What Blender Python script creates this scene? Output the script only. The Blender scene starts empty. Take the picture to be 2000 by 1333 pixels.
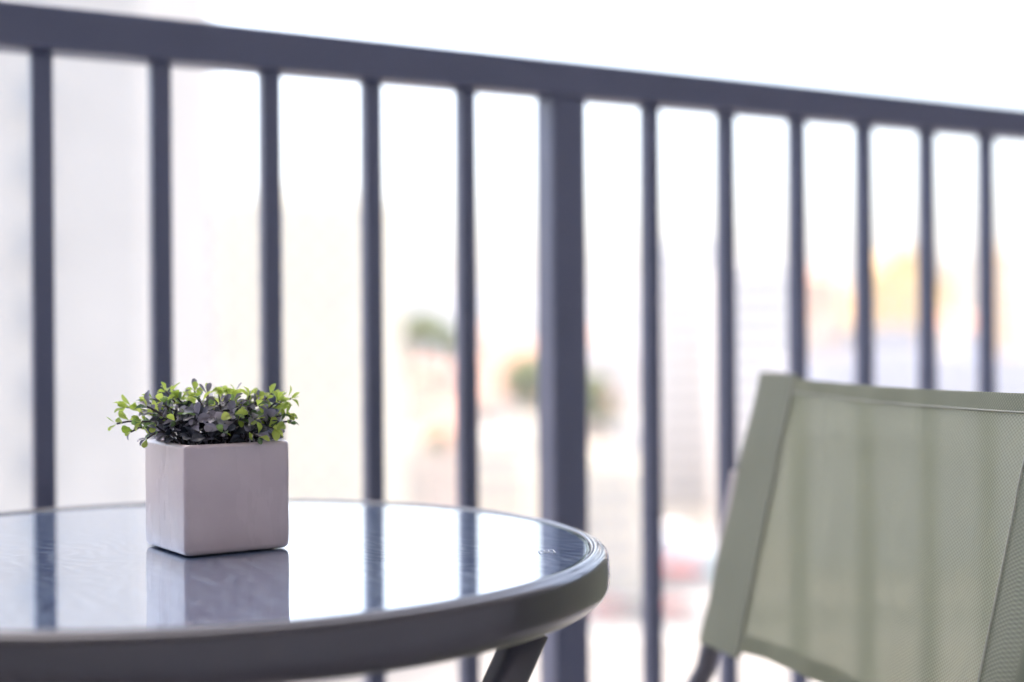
import bpy, bmesh, math, random
from mathutils import Vector, Matrix
R = math.radians
rnd = random.Random(7)
sc = bpy.context.scene

# ------------------------------------------------------------------ camera
CAM_Z = 0.861
cam_d = bpy.data.cameras.new('camera')
cam = bpy.data.objects.new('camera', cam_d)
sc.collection.objects.link(cam)
cam.location = (0, 0, CAM_Z)
cam.rotation_euler = (Matrix.Rotation(R(90 - 0.195), 4, 'X') @ Matrix.Rotation(R(-0.39), 4, 'Z')).to_euler()
cam_d.sensor_width = 36.0
cam_d.lens = 50.4
cam_d.clip_start = 0.05
cam_d.clip_end = 20000
cam_d.dof.use_dof = True
cam_d.dof.focus_distance = 1.0
cam_d.dof.aperture_fstop = 2.15
cam_d.dof.aperture_blades = 0
sc.camera = cam

# ------------------------------------------------------------------ sky, sun, exposure
SUN_EL, SUN_H = 74.0, Vector((-0.55, 0.835))
w = bpy.data.worlds.new('World'); sc.world = w; w.use_nodes = True
nt = w.node_tree
sky = nt.nodes.new('ShaderNodeTexSky'); sky.sky_type = 'NISHITA'; sky.sun_disc = False
sky.sun_elevation = R(SUN_EL)
sky.sun_rotation = math.atan2(SUN_H.x, SUN_H.y)
sky.altitude = 0; sky.air_density = 1.0; sky.dust_density = 6.0; sky.ozone_density = 1.0
bg = nt.nodes['Background']; bg.inputs['Strength'].default_value = 0.15
nt.links.new(sky.outputs[0], bg.inputs[0])
sd = bpy.data.lights.new('sun', 'SUN'); sd.energy = 0.6; sd.angle = R(10); sd.color = (1.0, 0.955, 0.88)
sun = bpy.data.objects.new('sun', sd); sc.collection.objects.link(sun)
d = Vector((SUN_H.x * math.cos(R(SUN_EL)), SUN_H.y * math.cos(R(SUN_EL)), math.sin(R(SUN_EL))))
sun.rotation_euler = d.to_track_quat('Z', 'Y').to_euler(); sun.location = (0, 0, 60)
vs = sc.view_settings
vs.view_transform = 'Standard'; vs.look = 'None'; vs.gamma = 1.0; vs.use_curve_mapping = False
vs.exposure = 2.5
sc.cycles.use_denoising = True
sc.cycles.max_bounces = 8
sc.cycles.diffuse_bounces = 4
sc.cycles.transparent_max_bounces = 8
sc.cycles.glossy_bounces = 3
sc.cycles.caustics_reflective = False
sc.cycles.caustics_refractive = False

# ------------------------------------------------------------------ helpers
COL = sc.collection
ROLL_C, F_PX, HOR = 0.0068, 2800.0, 657.0
def PX(px, py, dist):
    """photo pixel + distance in metres -> point in the place"""
    x = (px - 1000) - ROLL_C * (py - HOR); y = (py - HOR) + ROLL_C * (px - 1000)
    return Vector((x / F_PX * dist, dist, CAM_Z - y / F_PX * dist))

def link(name, me, mat=None, parent=None, loc=None):
    o = bpy.data.objects.new(name, me); COL.objects.link(o)
    if mat is not None and me is not None and not me.materials: me.materials.append(mat)
    if parent is not None: o.parent = parent
    if loc is not None: o.location = loc
    return o
def from_bm(name, bm, mat=None, parent=None, loc=None, smooth=False):
    me = bpy.data.meshes.new(name); bm.normal_update(); bm.to_mesh(me); bm.free()
    if smooth:
        for p in me.polygons: p.use_smooth = True
    return link(name, me, mat, parent, loc)
def tag(o, label, cat, group=None):
    o['label'] = label; o['category'] = cat
    if group: o['group'] = group
    return o
def struct(o):
    o['kind'] = 'structure'; return o
def empty(name, loc=(0, 0, 0), rz=0.0):
    o = bpy.data.objects.new(name, None); COL.objects.link(o)
    o.location = loc; o.rotation_euler = (0, 0, rz); o.empty_display_size = 0.05
    return o
def box_bm(sx, sy, sz, c=(0, 0, 0), bev=0.0, seg=2, bm=None):
    own = bm is None
    b = bmesh.new()
    bmesh.ops.create_cube(b, size=1.0, matrix=Matrix.Translation(c) @ Matrix.Diagonal((sx, sy, sz, 1)))
    if bev > 0:
        bmesh.ops.bevel(b, geom=b.edges[:], offset=bev, segments=seg, profile=0.5, affect='EDGES')
    if own: return b
    tmp = bpy.data.meshes.new('t'); b.to_mesh(tmp); b.free(); bm.from_mesh(tmp); bpy.data.meshes.remove(tmp)
    return bm
def tube_bm(pts, ra, rb=None, seg=14, up=Vector((0, 0, 1)), caps=True, sq=2.0):
    """elliptic / rounded-rectangle tube along points; ra sideways, rb along 'up'"""
    rb = rb or ra; b = bmesh.new(); rings = []
    pts = [Vector(p) for p in pts]
    for i, p in enumerate(pts):
        t = (pts[min(i + 1, len(pts) - 1)] - pts[max(i - 1, 0)]).normalized()
        s = t.cross(up)
        if s.length < 1e-4: s = t.cross(Vector((1, 0, 0)))
        s.normalize(); u = s.cross(t).normalized()
        ring = []
        for k in range(seg):
            a = 2 * math.pi * (k + 0.5) / seg
            ca, sa = math.cos(a), math.sin(a)
            e = 2.0 / sq
            ring.append(b.verts.new(p + s * ra * math.copysign(abs(ca) ** e, ca) + u * rb * math.copysign(abs(sa) ** e, sa)))
        rings.append(ring)
    for r0, r1 in zip(rings, rings[1:]):
        for k in range(seg):
            b.faces.new((r0[k], r0[(k + 1) % seg], r1[(k + 1) % seg], r1[k]))
    if caps:
        b.faces.new(rings[0][::-1]); b.faces.new(rings[-1])
    bmesh.ops.recalc_face_normals(b, faces=b.faces[:])
    return b
def lathe_bm(prof, seg=160, close=False):
    b = bmesh.new(); rings = []
    for r, z in prof:
        rings.append([b.verts.new((r * math.cos(2 * math.pi * k / seg), r * math.sin(2 * math.pi * k / seg), z)) for k in range(seg)])
    prs = list(zip(rings, rings[1:])) + ([(rings[-1], rings[0])] if close else [])
    for r0, r1 in prs:
        for k in range(seg):
            b.faces.new((r0[k], r0[(k + 1) % seg], r1[(k + 1) % seg], r1[k]))
    bmesh.ops.recalc_face_normals(b, faces=b.faces[:])
    return b

# ------------------------------------------------------------------ materials
def mat(name, col, rough=0.6, metal=0.0, spec=0.5, noise=None, bump=None, coat=0.0, coat_r=0.05):
    """noise=(scale, colour2, detail)   bump=(scale, strength, distance)"""
    m = bpy.data.materials.new(name); m.use_nodes = True
    n = m.node_tree; p = n.nodes['Principled BSDF']
    p.inputs['Base Color'].default_value = (*col, 1); p.inputs['Roughness'].default_value = rough
    p.inputs['Metallic'].default_value = metal; p.inputs['Specular IOR Level'].default_value = spec
    p.inputs['Coat Weight'].default_value = coat; p.inputs['Coat Roughness'].default_value = coat_r
    tc = n.nodes.new('ShaderNodeTexCoord')
    if noise:
        t = n.nodes.new('ShaderNodeTexNoise'); t.inputs['Scale'].default_value = noise[0]
        t.inputs['Detail'].default_value = noise[2] if len(noise) > 2 else 5
        n.links.new(tc.outputs['Object'], t.inputs['Vector'])
        r = n.nodes.new('ShaderNodeValToRGB')
        r.color_ramp.elements[0].position = 0.32; r.color_ramp.elements[1].position = 0.68
        r.color_ramp.elements[0].color = (*col, 1); r.color_ramp.elements[1].color = (*noise[1], 1)
        n.links.new(t.outputs['Fac'], r.inputs['Fac']); n.links.new(r.outputs['Color'], p.inputs['Base Color'])
    if bump:
        t = n.nodes.new('ShaderNodeTexNoise'); t.inputs['Scale'].default_value = bump[0]; t.inputs['Detail'].default_value = 4
        n.links.new(tc.outputs['Object'], t.inputs['Vector'])
        bn = n.nodes.new('ShaderNodeBump'); bn.inputs['Strength'].default_value = bump[1]; bn.inputs['Distance'].default_value = bump[2]
        n.links.new(t.outputs['Fac'], bn.inputs['Height']); n.links.new(bn.outputs['Normal'], p.inputs['Normal'])
    return m

M = {}
M['rail'] = mat('powder_coated_steel', (0.076, 0.088, 0.150), 0.38, 0.0, 0.5, (9.0, (0.086, 0.098, 0.165)), (900, 0.15, 0.0004))
M['rim'] = mat('grey_metallic_paint', (0.036, 0.033, 0.044), 0.36, 0.25, 0.3, (14.0, (0.042, 0.038, 0.050)), (1400, 0.12, 0.0002), 0.75, 0.10)
M['tube'] = mat('chair_tube_paint', (0.085, 0.081, 0.102), 0.34, 0.3, 0.5, (20.0, (0.115, 0.108, 0.128)))
M['plastic'] = mat('black_plastic', (0.02, 0.02, 0.022), 0.45)
M['strut'] = mat('warm_grey_plastic', (0.46, 0.40, 0.39), 0.5, 0, 0.5, (30, (0.50, 0.44, 0.43)))
M['ceramic'] = mat('glazed_ceramic', (0.53, 0.44, 0.47), 0.34, 0, 0.5, (30.0, (0.58, 0.49, 0.515), 8), (80, 0.16, 0.0012), 0.55, 0.16)
def glaze(m):
    # brushed-on glaze: gloss varies in soft vertical streaks, a few pin-holes
    n = m.node_tree; p = n.nodes['Principled BSDF']
    tc = n.nodes.new('ShaderNodeTexCoord'); mp = n.nodes.new('ShaderNodeMapping'); mp.inputs['Scale'].default_value = (60, 60, 14)
    t = n.nodes.new('ShaderNodeTexNoise'); t.inputs['Scale'].default_value = 1.0; t.inputs['Detail'].default_value = 7
    n.links.new(tc.outputs['Object'], mp.inputs[0]); n.links.new(mp.outputs[0], t.inputs['Vector'])
    mr = n.nodes.new('ShaderNodeMapRange'); mr.inputs[1].default_value = 0.35; mr.inputs[2].default_value = 0.65; mr.inputs[3].default_value = 0.10; mr.inputs[4].default_value = 0.34
    n.links.new(t.outputs['Fac'], mr.inputs[0]); n.links.new(mr.outputs[0], p.inputs['Coat Roughness'])
    bn = n.nodes.new('ShaderNodeBump'); bn.inputs['Strength'].default_value = 0.12; bn.inputs['Distance'].default_value = 0.0005
    n.links.new(t.outputs['Fac'], bn.inputs['Height']); n.links.new(bn.outputs['Normal'], p.inputs['Coat Normal'])
glaze(M['ceramic'])
M['soil'] = mat('dark_soil', (0.018, 0.014, 0.012), 0.95, 0, 0.2, (120, (0.05, 0.038, 0.03)), (180, 1.0, 0.003))
M['stem'] = mat('plant_stem', (0.035, 0.028, 0.035), 0.6, 0, 0.4, (200, (0.06, 0.05, 0.05)))
M['plaster'] = mat('white_plaster', (0.78, 0.77, 0.765), 0.85, 0, 0.3, (3, (0.81, 0.80, 0.795)), (220, 0.2, 0.002))
M['floor'] = mat('balcony_stoneware', (0.42, 0.405, 0.395), 0.55, 0, 0.5, (6, (0.48, 0.465, 0.45)), (90, 0.1, 0.001))

def leaf_mat(name, c1, c2, rough, transl):
    m = bpy.data.materials.new(name); m.use_nodes = True; n = m.node_tree
    p = n.nodes['Principled BSDF']; out = n.nodes['Material Output']
    oi = n.nodes.new('ShaderNodeObjectInfo'); mx = n.nodes.new('ShaderNodeMix'); mx.data_type = 'RGBA'
    mx.inputs[6].default_value = (*c1, 1); mx.inputs[7].default_value = (*c2, 1)
    tc = n.nodes.new('ShaderNodeTexCoord'); no = n.nodes.new('ShaderNodeTexNoise'); no.inputs['Scale'].default_value = 260
    n.links.new(tc.outputs['Object'], no.inputs['Vector'])
    ad = n.nodes.new('ShaderNodeMath'); ad.operation = 'ADD'
    sb = n.nodes.new('ShaderNodeMath'); sb.operation = 'MULTIPLY_ADD'; sb.inputs[1].default_value = 0.8; sb.inputs[2].default_value = -0.4
    n.links.new(no.outputs['Fac'], sb.inputs[0]); n.links.new(oi.outputs['Random'], ad.inputs[0]); n.links.new(sb.outputs[0], ad.inputs[1])
    ad.use_clamp = True
    n.links.new(ad.outputs[0], mx.inputs[0]); n.links.new(mx.outputs[2], p.inputs['Base Color'])
    p.inputs['Roughness'].default_value = rough
    tr = n.nodes.new('ShaderNodeBsdfTranslucent'); n.links.new(mx.outputs[2], tr.inputs['Color'])
    ms = n.nodes.new('ShaderNodeMixShader'); ms.inputs[0].default_value = transl
    n.links.new(p.outputs[0], ms.inputs[1]); n.links.new(tr.outputs[0], ms.inputs[2]); n.links.new(ms.outputs[0], out.inputs['Surface'])
    return m
M['leaf_lime'] = leaf_mat('leaf_lime', (0.32, 0.46, 0.06), (0.66, 0.76, 0.18), 0.40, 0.5)
M['leaf_green'] = leaf_mat('leaf_green', (0.10, 0.17, 0.09), (0.24, 0.37, 0.11), 0.38, 0.4)
M['leaf_slate'] = leaf_mat('leaf_slate', (0.15, 0.145, 0.19), (0.42, 0.39, 0.47), 0.34, 0.2)
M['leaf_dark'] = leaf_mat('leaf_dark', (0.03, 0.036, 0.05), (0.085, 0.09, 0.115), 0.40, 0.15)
M['tree_leaf'] = leaf_mat('tree_leaf', (0.12, 0.17, 0.03), (0.23, 0.25, 0.05), 0.6, 0.3)

def glass_mat():
    """tempered glass: clean top surface, rain-pattern relief on its dark underside"""
    m = bpy.data.materials.new('patterned_glass'); m.use_nodes = True; n = m.node_tree
    p = n.nodes['Principled BSDF']
    p.inputs['Base Color'].default_value = (0.035, 0.05, 0.085, 1); p.inputs['Roughness'].default_value = 0.25
    p.inputs['IOR'].default_value = 1.5; p.inputs['Specular IOR Level'].default_value = 0.06
    p.inputs['Coat Weight'].default_value = 1.0; p.inputs['Coat Roughness'].default_value = 0.015; p.inputs['Coat IOR'].default_value = 1.6
    tc = n.nodes.new('ShaderNodeTexCoord')
    no = n.nodes.new('ShaderNodeTexNoise'); no.inputs['Scale'].default_value = 16; no.inputs['Detail'].default_value = 2
    n.links.new(tc.outputs['Object'], no.inputs['Vector'])
    wv = n.nodes.new('ShaderNodeTexWave'); wv.wave_type = 'BANDS'; wv.bands_direction = 'DIAGONAL'
    wv.inputs['Scale'].default_value = 34; wv.inputs['Distortion'].default_value = 22; wv.inputs['Detail'].default_value = 3; wv.inputs['Detail Scale'].default_value = 0.35; wv.inputs['Detail Roughness'].default_value = 0.6
    n.links.new(tc.outputs['Object'], wv.inputs['Vector'])
    b = n.nodes.new('ShaderNodeBump'); b.inputs['Strength'].default_value = 0.6; b.inputs['Distance'].default_value = 0.0012
    n.links.new(wv.outputs['Fac'], b.inputs['Height']); n.links.new(b.outputs['Normal'], p.inputs['Normal'])
    r = n.nodes.new('ShaderNodeValToRGB')
    r.color_ramp.elements[0].color = (0.06, 0.13, 0.31, 1); r.color_ramp.elements[1].color = (0.36, 0.50, 0.72, 1)
    r.color_ramp.elements[0].position = 0.40
    n.links.new(wv.outputs['Fac'], r.inputs['Fac']); n.links.new(r.outputs[0], p.inputs['Base Color'])
    gl = n.nodes.new('ShaderNodeBsdfGlossy'); gl.inputs['Color'].default_value = (0.92, 0.95, 0.98, 1)
    sm = n.nodes.new('ShaderNodeTexNoise'); sm.inputs['Scale'].default_value = 11; sm.inputs['Detail'].default_value = 6
    n.links.new(tc.outputs['Object'], sm.inputs['Vector'])
    mr = n.nodes.new('ShaderNodeMapRange'); mr.inputs[1].default_value = 0.45; mr.inputs[2].default_value = 0.75; mr.inputs[3].default_value = 0.008; mr.inputs[4].default_value = 0.05
    n.links.new(sm.outputs['Fac'], mr.inputs[0]); n.links.new(mr.outputs[0], gl.inputs['Roughness'])
    ms = n.nodes.new('ShaderNodeMixShader'); ms.inputs[0].default_value = 0.60
    n.links.new(p.outputs[0], ms.inputs[1]); n.links.new(gl.outputs[0], ms.inputs[2]); n.links.new(ms.outputs[0], n.nodes['Material Output'].inputs['Surface'])
    return m
M['glass'] = glass_mat()

def fabric_mat(name, col, col2, trans, transl=0.35):
    """woven PVC mesh: threads as relief, tiny holes between them let light through"""
    m = bpy.data.materials.new(name); m.use_nodes = True; n = m.node_tree
    p = n.nodes['Principled BSDF']; out = n.nodes['Material Output']
    uv = n.nodes.new('ShaderNodeUVMap'); sp = n.nodes.new('ShaderNodeSeparateXYZ'); n.links.new(uv.outputs[0], sp.inputs[0])
    def sine(sock, pitch):
        a = n.nodes.new('ShaderNodeMath'); a.operation = 'MULTIPLY'; a.inputs[1].default_value = 2 * math.pi / pitch
        s = n.nodes.new('ShaderNodeMath'); s.operation = 'SINE'
        n.links.new(sock, a.inputs[0]); n.links.new(a.outputs[0], s.inputs[0]); return s.outputs[0]
    su = sine(sp.outputs[0], 0.0046); sv = sine(sp.outputs[1], 0.0030)
    pr = n.nodes.new('ShaderNodeMath'); pr.operation = 'MULTIPLY'; n.links.new(su, pr.inputs[0]); n.links.new(sv, pr.inputs[1])
    hg = n.nodes.new('ShaderNodeMath'); hg.operation = 'MULTIPLY_ADD'; hg.inputs[1].default_value = 0.5; hg.inputs[2].default_value = 0.5
    n.links.new(pr.outputs[0], hg.inputs[0])
    mx = n.nodes.new('ShaderNodeMix'); mx.data_type = 'RGBA'
    mx.inputs[6].default_value = (*[c * 0.78 for c in col], 1); mx.inputs[7].default_value = (*col2, 1)
    n.links.new(hg.outputs[0], mx.inputs[0]); n.links.new(mx.outputs[2], p.inputs['Base Color'])
    p.inputs['Roughness'].default_value = 0.55
    b = n.nodes.new('ShaderNodeBump'); b.inputs['Strength'].default_value = 0.6; b.inputs['Distance'].default_value = 0.0005
    n.links.new(hg.outputs[0], b.inputs['Height']); n.links.new(b.outputs['Normal'], p.inputs['Normal'])
    tl = n.nodes.new('ShaderNodeBsdfTranslucent'); n.links.new(mx.outputs[2], tl.inputs['Color'])
    m1 = n.nodes.new('ShaderNodeMixShader'); m1.inputs[0].default_value = transl
    n.links.new(p.outputs[0], m1.inputs[1]); n.links.new(tl.outputs[0], m1.inputs[2])
    tp = n.nodes.new('ShaderNodeBsdfTransparent')
    hf = n.nodes.new('ShaderNodeMath'); hf.operation = 'MULTIPLY_ADD'; hf.inputs[1].default_value = -2 * trans; hf.inputs[2].default_value = 2 * trans
    n.links.new(hg.outputs[0], hf.inputs[0])
    m2 = n.nodes.new('ShaderNodeMixShader'); n.links.new(hf.outputs[0], m2.inputs[0])
    n.links.new(m1.outputs[0], m2.inputs[1]); n.links.new(tp.outputs[0], m2.inputs[2]); n.links.new(m2.outputs[0], out.inputs['Surface'])
    return m
M['fabric'] = fabric_mat('sage_mesh_fabric', (0.275, 0.295, 0.195), (0.37, 0.39, 0.265), 0.062, 0.50)
M['hem'] = fabric_mat('sage_mesh_shaded_sleeve', (0.145, 0.156, 0.105), (0.215, 0.228, 0.155), 0.015, 0.06)  # same cloth as the panel; blocked backlight put in as darker colour
M['hem_edge'] = fabric_mat('sage_mesh_folded_edge', (0.21, 0.225, 0.15), (0.29, 0.305, 0.21), 0.02, 0.30)

# ------------------------------------------------------------------ balcony shell
TH = 29.75
E_ = Vector((math.cos(R(TH)), math.sin(R(TH)), 0)); N_ = Vector((-math.sin(R(TH)), math.cos(R(TH)), 0))
def BAL(e, n, z): return E_ * e + N_ * n + Vector((0, 0, z))
RAIL_N = 1.4167
def slab(name, e0, e1, n0, n1, z0, z1, m):
    b = box_bm(e1 - e0, n1 - n0, z1 - z0, bev=0.004, seg=1)
    o = from_bm(name, b, m); o.location = BAL((e0 + e1) / 2, (n0 + n1) / 2, (z0 + z1) / 2); o.rotation_euler = (0, 0, R(TH))
    return struct(o)
slab('floor', -3.2, 4.2, -0.95, 1.52, -0.22, 0.0, M['floor'])
slab('ceiling', -3.2, 4.2, -0.95, 2.05, 2.62, 2.86, M['plaster'])  # unseen front overhang, lengthened to keep the sun off the balcony
slab('wall_back', -3.2, 4.2, -1.15, -0.953, -0.22, 2.86, M['plaster'])
slab('wall_left', -3.42, -3.203, -1.15, 1.54, -0.22, 2.86, M['plaster'])
slab('wall_right', 4.203, 4.42, -1.15, 1.54, -0.22, 2.86, M['plaster'])

# ------------------------------------------------------------------ railing
S = 0.115; E0 = 0.2914
RAIL_TOP = 1.178
rail = empty('balcony_railing', BAL(0, RAIL_N, 0), R(TH))
tag(rail, 'dark blue-grey metal balcony railing with vertical bars across the whole view', 'railing')
us = [0, 1, 2, 3, 4, 6.18, 7.18, 8.18, 9.18, 10.18, 11.18, 12.18, 13.18, 14.18] + [-1, -2, -3, -4, -5]
posts = [5.09, -6.09, 15.27 + 1.0 - 1.0]
us += [16.36 + i for i in range(8)] + [-7.18 - i for i in range(10)]
hr_h = 0.042
hb = box_bm(7.2, 0.042, hr_h, bev=0.004)
from_bm('handrail', hb, M['rail'], rail, (0.5, 0, RAIL_TOP - hr_h / 2))
from_bm('bottom_rail', box_bm(7.2, 0.034, 0.034, bev=0.003), M['rail'], rail, (0.5, 0, 0.10))
bar_me = None
z0, z1 = 0.117, RAIL_TOP - hr_h
for u_ in us:
    e = E0 + u_ * S
    if not -3.05 < e < 4.05: continue
    if bar_me is None:
        o = from_bm('baluster', box_bm(0.0205, 0.0175, z1 - z0, bev=0.0022), M['rail'], rail); bar_me = o.data
    else:
        o = link('baluster', bar_me, None, rail)
    o.location = (e, 0, (z0 + z1) / 2)
pm = None
for u_ in posts:
    e = E0 + u_ * S
    if pm is None:
        o = from_bm('post', box_bm(0.046, 0.040, z1 - 0.002, bev=0.003), M['rail'], rail); pm = o.data
    else: o = link('post', pm, None, rail)
    o.location = (e, 0, (z1 + 0.002) / 2)
    from_bm('base_plate', box_bm(0.1, 0.09, 0.008, bev=0.002), M['rail'], rail, (e, 0, 0.0045))

# ------------------------------------------------------------------ table
TC = Vector((-0.2355, 1.03, 0)); T_Z = 0.71
table = empty('bistro_table', TC)
tag(table, 'round bistro table with dark patterned glass top and grey metal rim', 'table')
prof = []
Rg, Ro = 0.290, 0.3035
prof += [(Rg + 0.0005, T_Z - 0.010), (Rg + 0.0005, T_Z + 0.0003), (Rg + 0.0012, T_Z + 0.0012), (Rg + 0.0035, T_Z + 0.0018), (Rg + 0.0070, T_Z + 0.0010)]
for i in range(9):
    a = R(90 - i * 11.25); prof.append((Ro - 0.006 + 0.006 * math.cos(a), T_Z - 0.006 + 0.0060 * math.sin(a)))
prof += [(Ro + 0.0006, T_Z - 0.012), (Ro + 0.0008, T_Z - 0.018)]
for i in range(1, 11):
    a = R(-i * 9); prof.append((Ro - 0.011 + 0.0116 * math.cos(a), T_Z - 0.0205 + 0.0125 * math.sin(a)))
prof += [(Rg - 0.012, T_Z - 0.0325), (Rg - 0.012, T_Z - 0.011)]
o = from_bm('rim', lathe_bm(prof, 200, close=True), M['rim'], table, smooth=True)
gp = [(0.0005, T_Z - 0.006), (Rg - 0.0006, T_Z - 0.006), (Rg, T_Z - 0.0052), (Rg, T_Z - 0.0006), (Rg - 0.0006, T_Z), (0.0005, T_Z)]
o = from_bm('glass_top', lathe_bm(gp, 200), M['glass'], table)
M['glass_edge'] = mat('green_glass_edge', (0.02, 0.07, 0.052), 0.15, 0, 0.5)
from_bm('glass_edge', lathe_bm([(Rg - 0.0022, T_Z + 0.0004), (Rg - 0.0004, T_Z + 0.0004), (Rg - 0.0004, T_Z + 0.0001), (Rg - 0.0022, T_Z + 0.0001)], 200, close=True), M['glass_edge'], table, smooth=False)
# crossing legs: right-top to left-foot pair and its mirror
def leg(x0, y0, z0_, x1, y1, z1_, r=0.0105):
    p0, p1 = Vector((x0, y0, z0_)), Vector((x1, y1, z1_))
    pts = [p0 + (p1 - p0) * (i / 6) for i in range(7)]
    o = from_bm('leg', tube_bm(pts, 0.0105, 0.0125, seg=24, up=Vector((0, 0, 1)), sq=4.0), M['tube'], table, smooth=True)
    f = from_bm('foot_cap', tube_bm([p1 + (p0 - p1).normalized() * 0.03, p1 + Vector((0, 0, -0.008))], 0.0120, 0.0140, seg=14, sq=4.0), M['plastic'], o, smooth=True)
    return o
ZB = T_Z - 0.035
CR, SR = math.cos(R(30)), math.sin(R(30))
def TR(a, b_, z): return (a * CR - b_ * SR, a * SR + b_ * CR, z)
for b_ in (-0.200, 0.200): leg(*TR(0.168, b_, ZB - 0.006), *TR(-0.205, b_, 0.012))
for b_ in (-0.168, 0.168): leg(*TR(-0.170, b_, ZB - 0.006), *TR(0.205, b_, 0.012))
for a, b_ in ((0.168, -0.200), (0.168, 0.200), (-0.170, -0.168), (-0.170, 0.168)):
    o = from_bm('leg_bracket', box_bm(0.036, 0.024, 0.014, bev=0.005, seg=3), M['rim'], table, TR(a - 0.004 * (1 if a > 0 else -1), b_, ZB - 0.002), smooth=True)
    o.rotation_euler = (0, 0, R(30))
for a, b_ in ((-0.198, 0.200), (0.198, 0.168)):
    from_bm('cross_bar', tube_bm([TR(a, -b_, 0.03), TR(a, b_, 0.03)], 0.008), M['tube'], table, smooth=True)
for s_ in (-1, 1):
    from_bm('pivot_bolt', tube_bm([TR(-0.019, s_ * 0.162, 0.345), TR(-0.019, s_ * 0.212, 0.345)], 0.006), M['plastic'], table, smooth=True)
# small etched safety mark near the right edge of the glass
def etched_mark():
    b = bmesh.new()
    def quad(cx, cy, sx, sy): bmesh.ops.create_grid(b, x_segments=1, y_segments=1, size=0.5, matrix=Matrix.Translation((cx, cy, 0)) @ Matrix.Diagonal((sx, sy, 1, 1)))
    for sy in (-1, 1): quad(0, sy * 0.0065, 0.0110, 0.0008)
    for sx in (-1, 1): quad(sx * 0.0052, 0, 0.0007, 0.0122)
    quad(0, -0.001, 0.0060, 0.0010); quad(-0.0015, 0.002, 0.0008, 0.0045); quad(0.0016, 0.002, 0.0008, 0.0045)
    return b
p = PX(1068, 1079, 1.0); tt = (CAM_Z - T_Z) / (CAM_Z - p.z)
mk = Vector((p.x * tt, p.y * tt, T_Z + 0.0006)) - TC
M['etch'] = mat('etched_glass', (0.55, 0.57, 0.6), 0.7)
o = from_bm('etched_mark', etched_mark(), M['etch'], table, mk); o.rotation_euler = (0, 0, R(6))

# ------------------------------------------------------------------ potted plant
POT, PH = 0.0795, 0.0768
corner = Vector((-0.2248, 0.982, 0)); A_ = R(34.5)
ex, ey = Vector((math.cos(A_), math.sin(A_), 0)), Vector((-math.sin(A_), math.cos(A_), 0))
pc = corner + (ex + ey) * (POT / 2) + Vector((0, 0, T_Z + 0.0006))
plant = empty('potted_plant', pc, A_)
tag(plant, 'small green and purple leafy plant in square mauve glazed ceramic pot on the table', 'plant')
def rsq(h, r, z, seg=6):
    """rounded square outline, half size h, corner radius r"""
    o = []
    for cx, cy, a0 in ((1, 1, 0), (-1, 1, 90), (-1, -1, 180), (1, -1, 270)):
        for i in range(seg + 1):
            a = R(a0 + 90 * i / seg); o.append((cx * (h - r) + r * math.cos(a), cy * (h - r) + r * math.sin(a), z))
        # side subdivisions
        n2 = {(1, 1): (-1, 1), (-1, 1): (-1, -1), (-1, -1): (1, -1), (1, -1): (1, 1)}[(cx, cy)]
        e0 = Vector(o[-1]); a = R(a0 + 90); e1 = Vector((n2[0] * (h - r) + r * math.cos(a), n2[1] * (h - r) + r * math.sin(a), z))
        for i in range(1, 6): o.append(tuple(e0.lerp(e1, i / 6)))
    return o
h = POT / 2
secs = [(h - 0.004, 0.003, 0.0), (h - 0.0022, 0.0035, 0.0005), (h - 0.0008, 0.004, 0.0018), (h - 0.0002, 0.0042, 0.004)]
secs += [(h - 0.0002 + 0.0001 * math.sin(i * 1.3), 0.0036, 0.004 + (PH - 0.0075) * i / 8) for i in range(1, 9)]
for i in range(1, 6):
    a = R(i * 18); secs.append((h - 0.0022 + 0.0022 * math.cos(a), 0.0042, PH - 0.0035 + 0.0035 * math.sin(a)))
for i in range(1, 5):
    a = R(90 + i * 22.5); secs.append((h - 0.0040 + 0.0020 * math.cos(a), 0.0038, PH - 0.0030 + 0.0030 * math.sin(a)))
secs += [(h - 0.0065, 0.0035, PH - 0.02), (h - 0.007, 0.0035, 0.012)]
b = bmesh.new(); rings = [[b.verts.new(v) for v in rsq(*s)] for s in secs]
for r0, r1 in zip(rings, rings[1:]):
    for k in range(len(r0)): b.faces.new((r0[k], r0[(k + 1) % len(r0)], r1[(k + 1) % len(r0)], r1[k]))
b.faces.new(rings[0][::-1]); b.faces.new(rings[-1])
for v in b.verts:      # hand-made unevenness
    c = v.co; q = 0.00003
    v.co = c + Vector((math.sin(c.y * 90 + c.z * 70), math.sin(c.x * 80 - c.z * 60), 0.6 * math.sin(c.x * 70 + c.y * 95) * (c.z / PH))) * q
bmesh.ops.recalc_face_normals(b, faces=b.faces[:])
pot = from_bm('pot', b, M['ceramic'], plant, smooth=True)
pot['label'] = 'square mauve-grey glazed ceramic pot'
b = bmesh.new(); bmesh.ops.create_grid(b, x_segments=14, y_segments=14, size=h - 0.0072)
for v in b.verts: v.co.z = PH - 0.009 + rnd.uniform(-0.002, 0.003)
from_bm('soil', b, M['soil'], plant, smooth=True)

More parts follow.
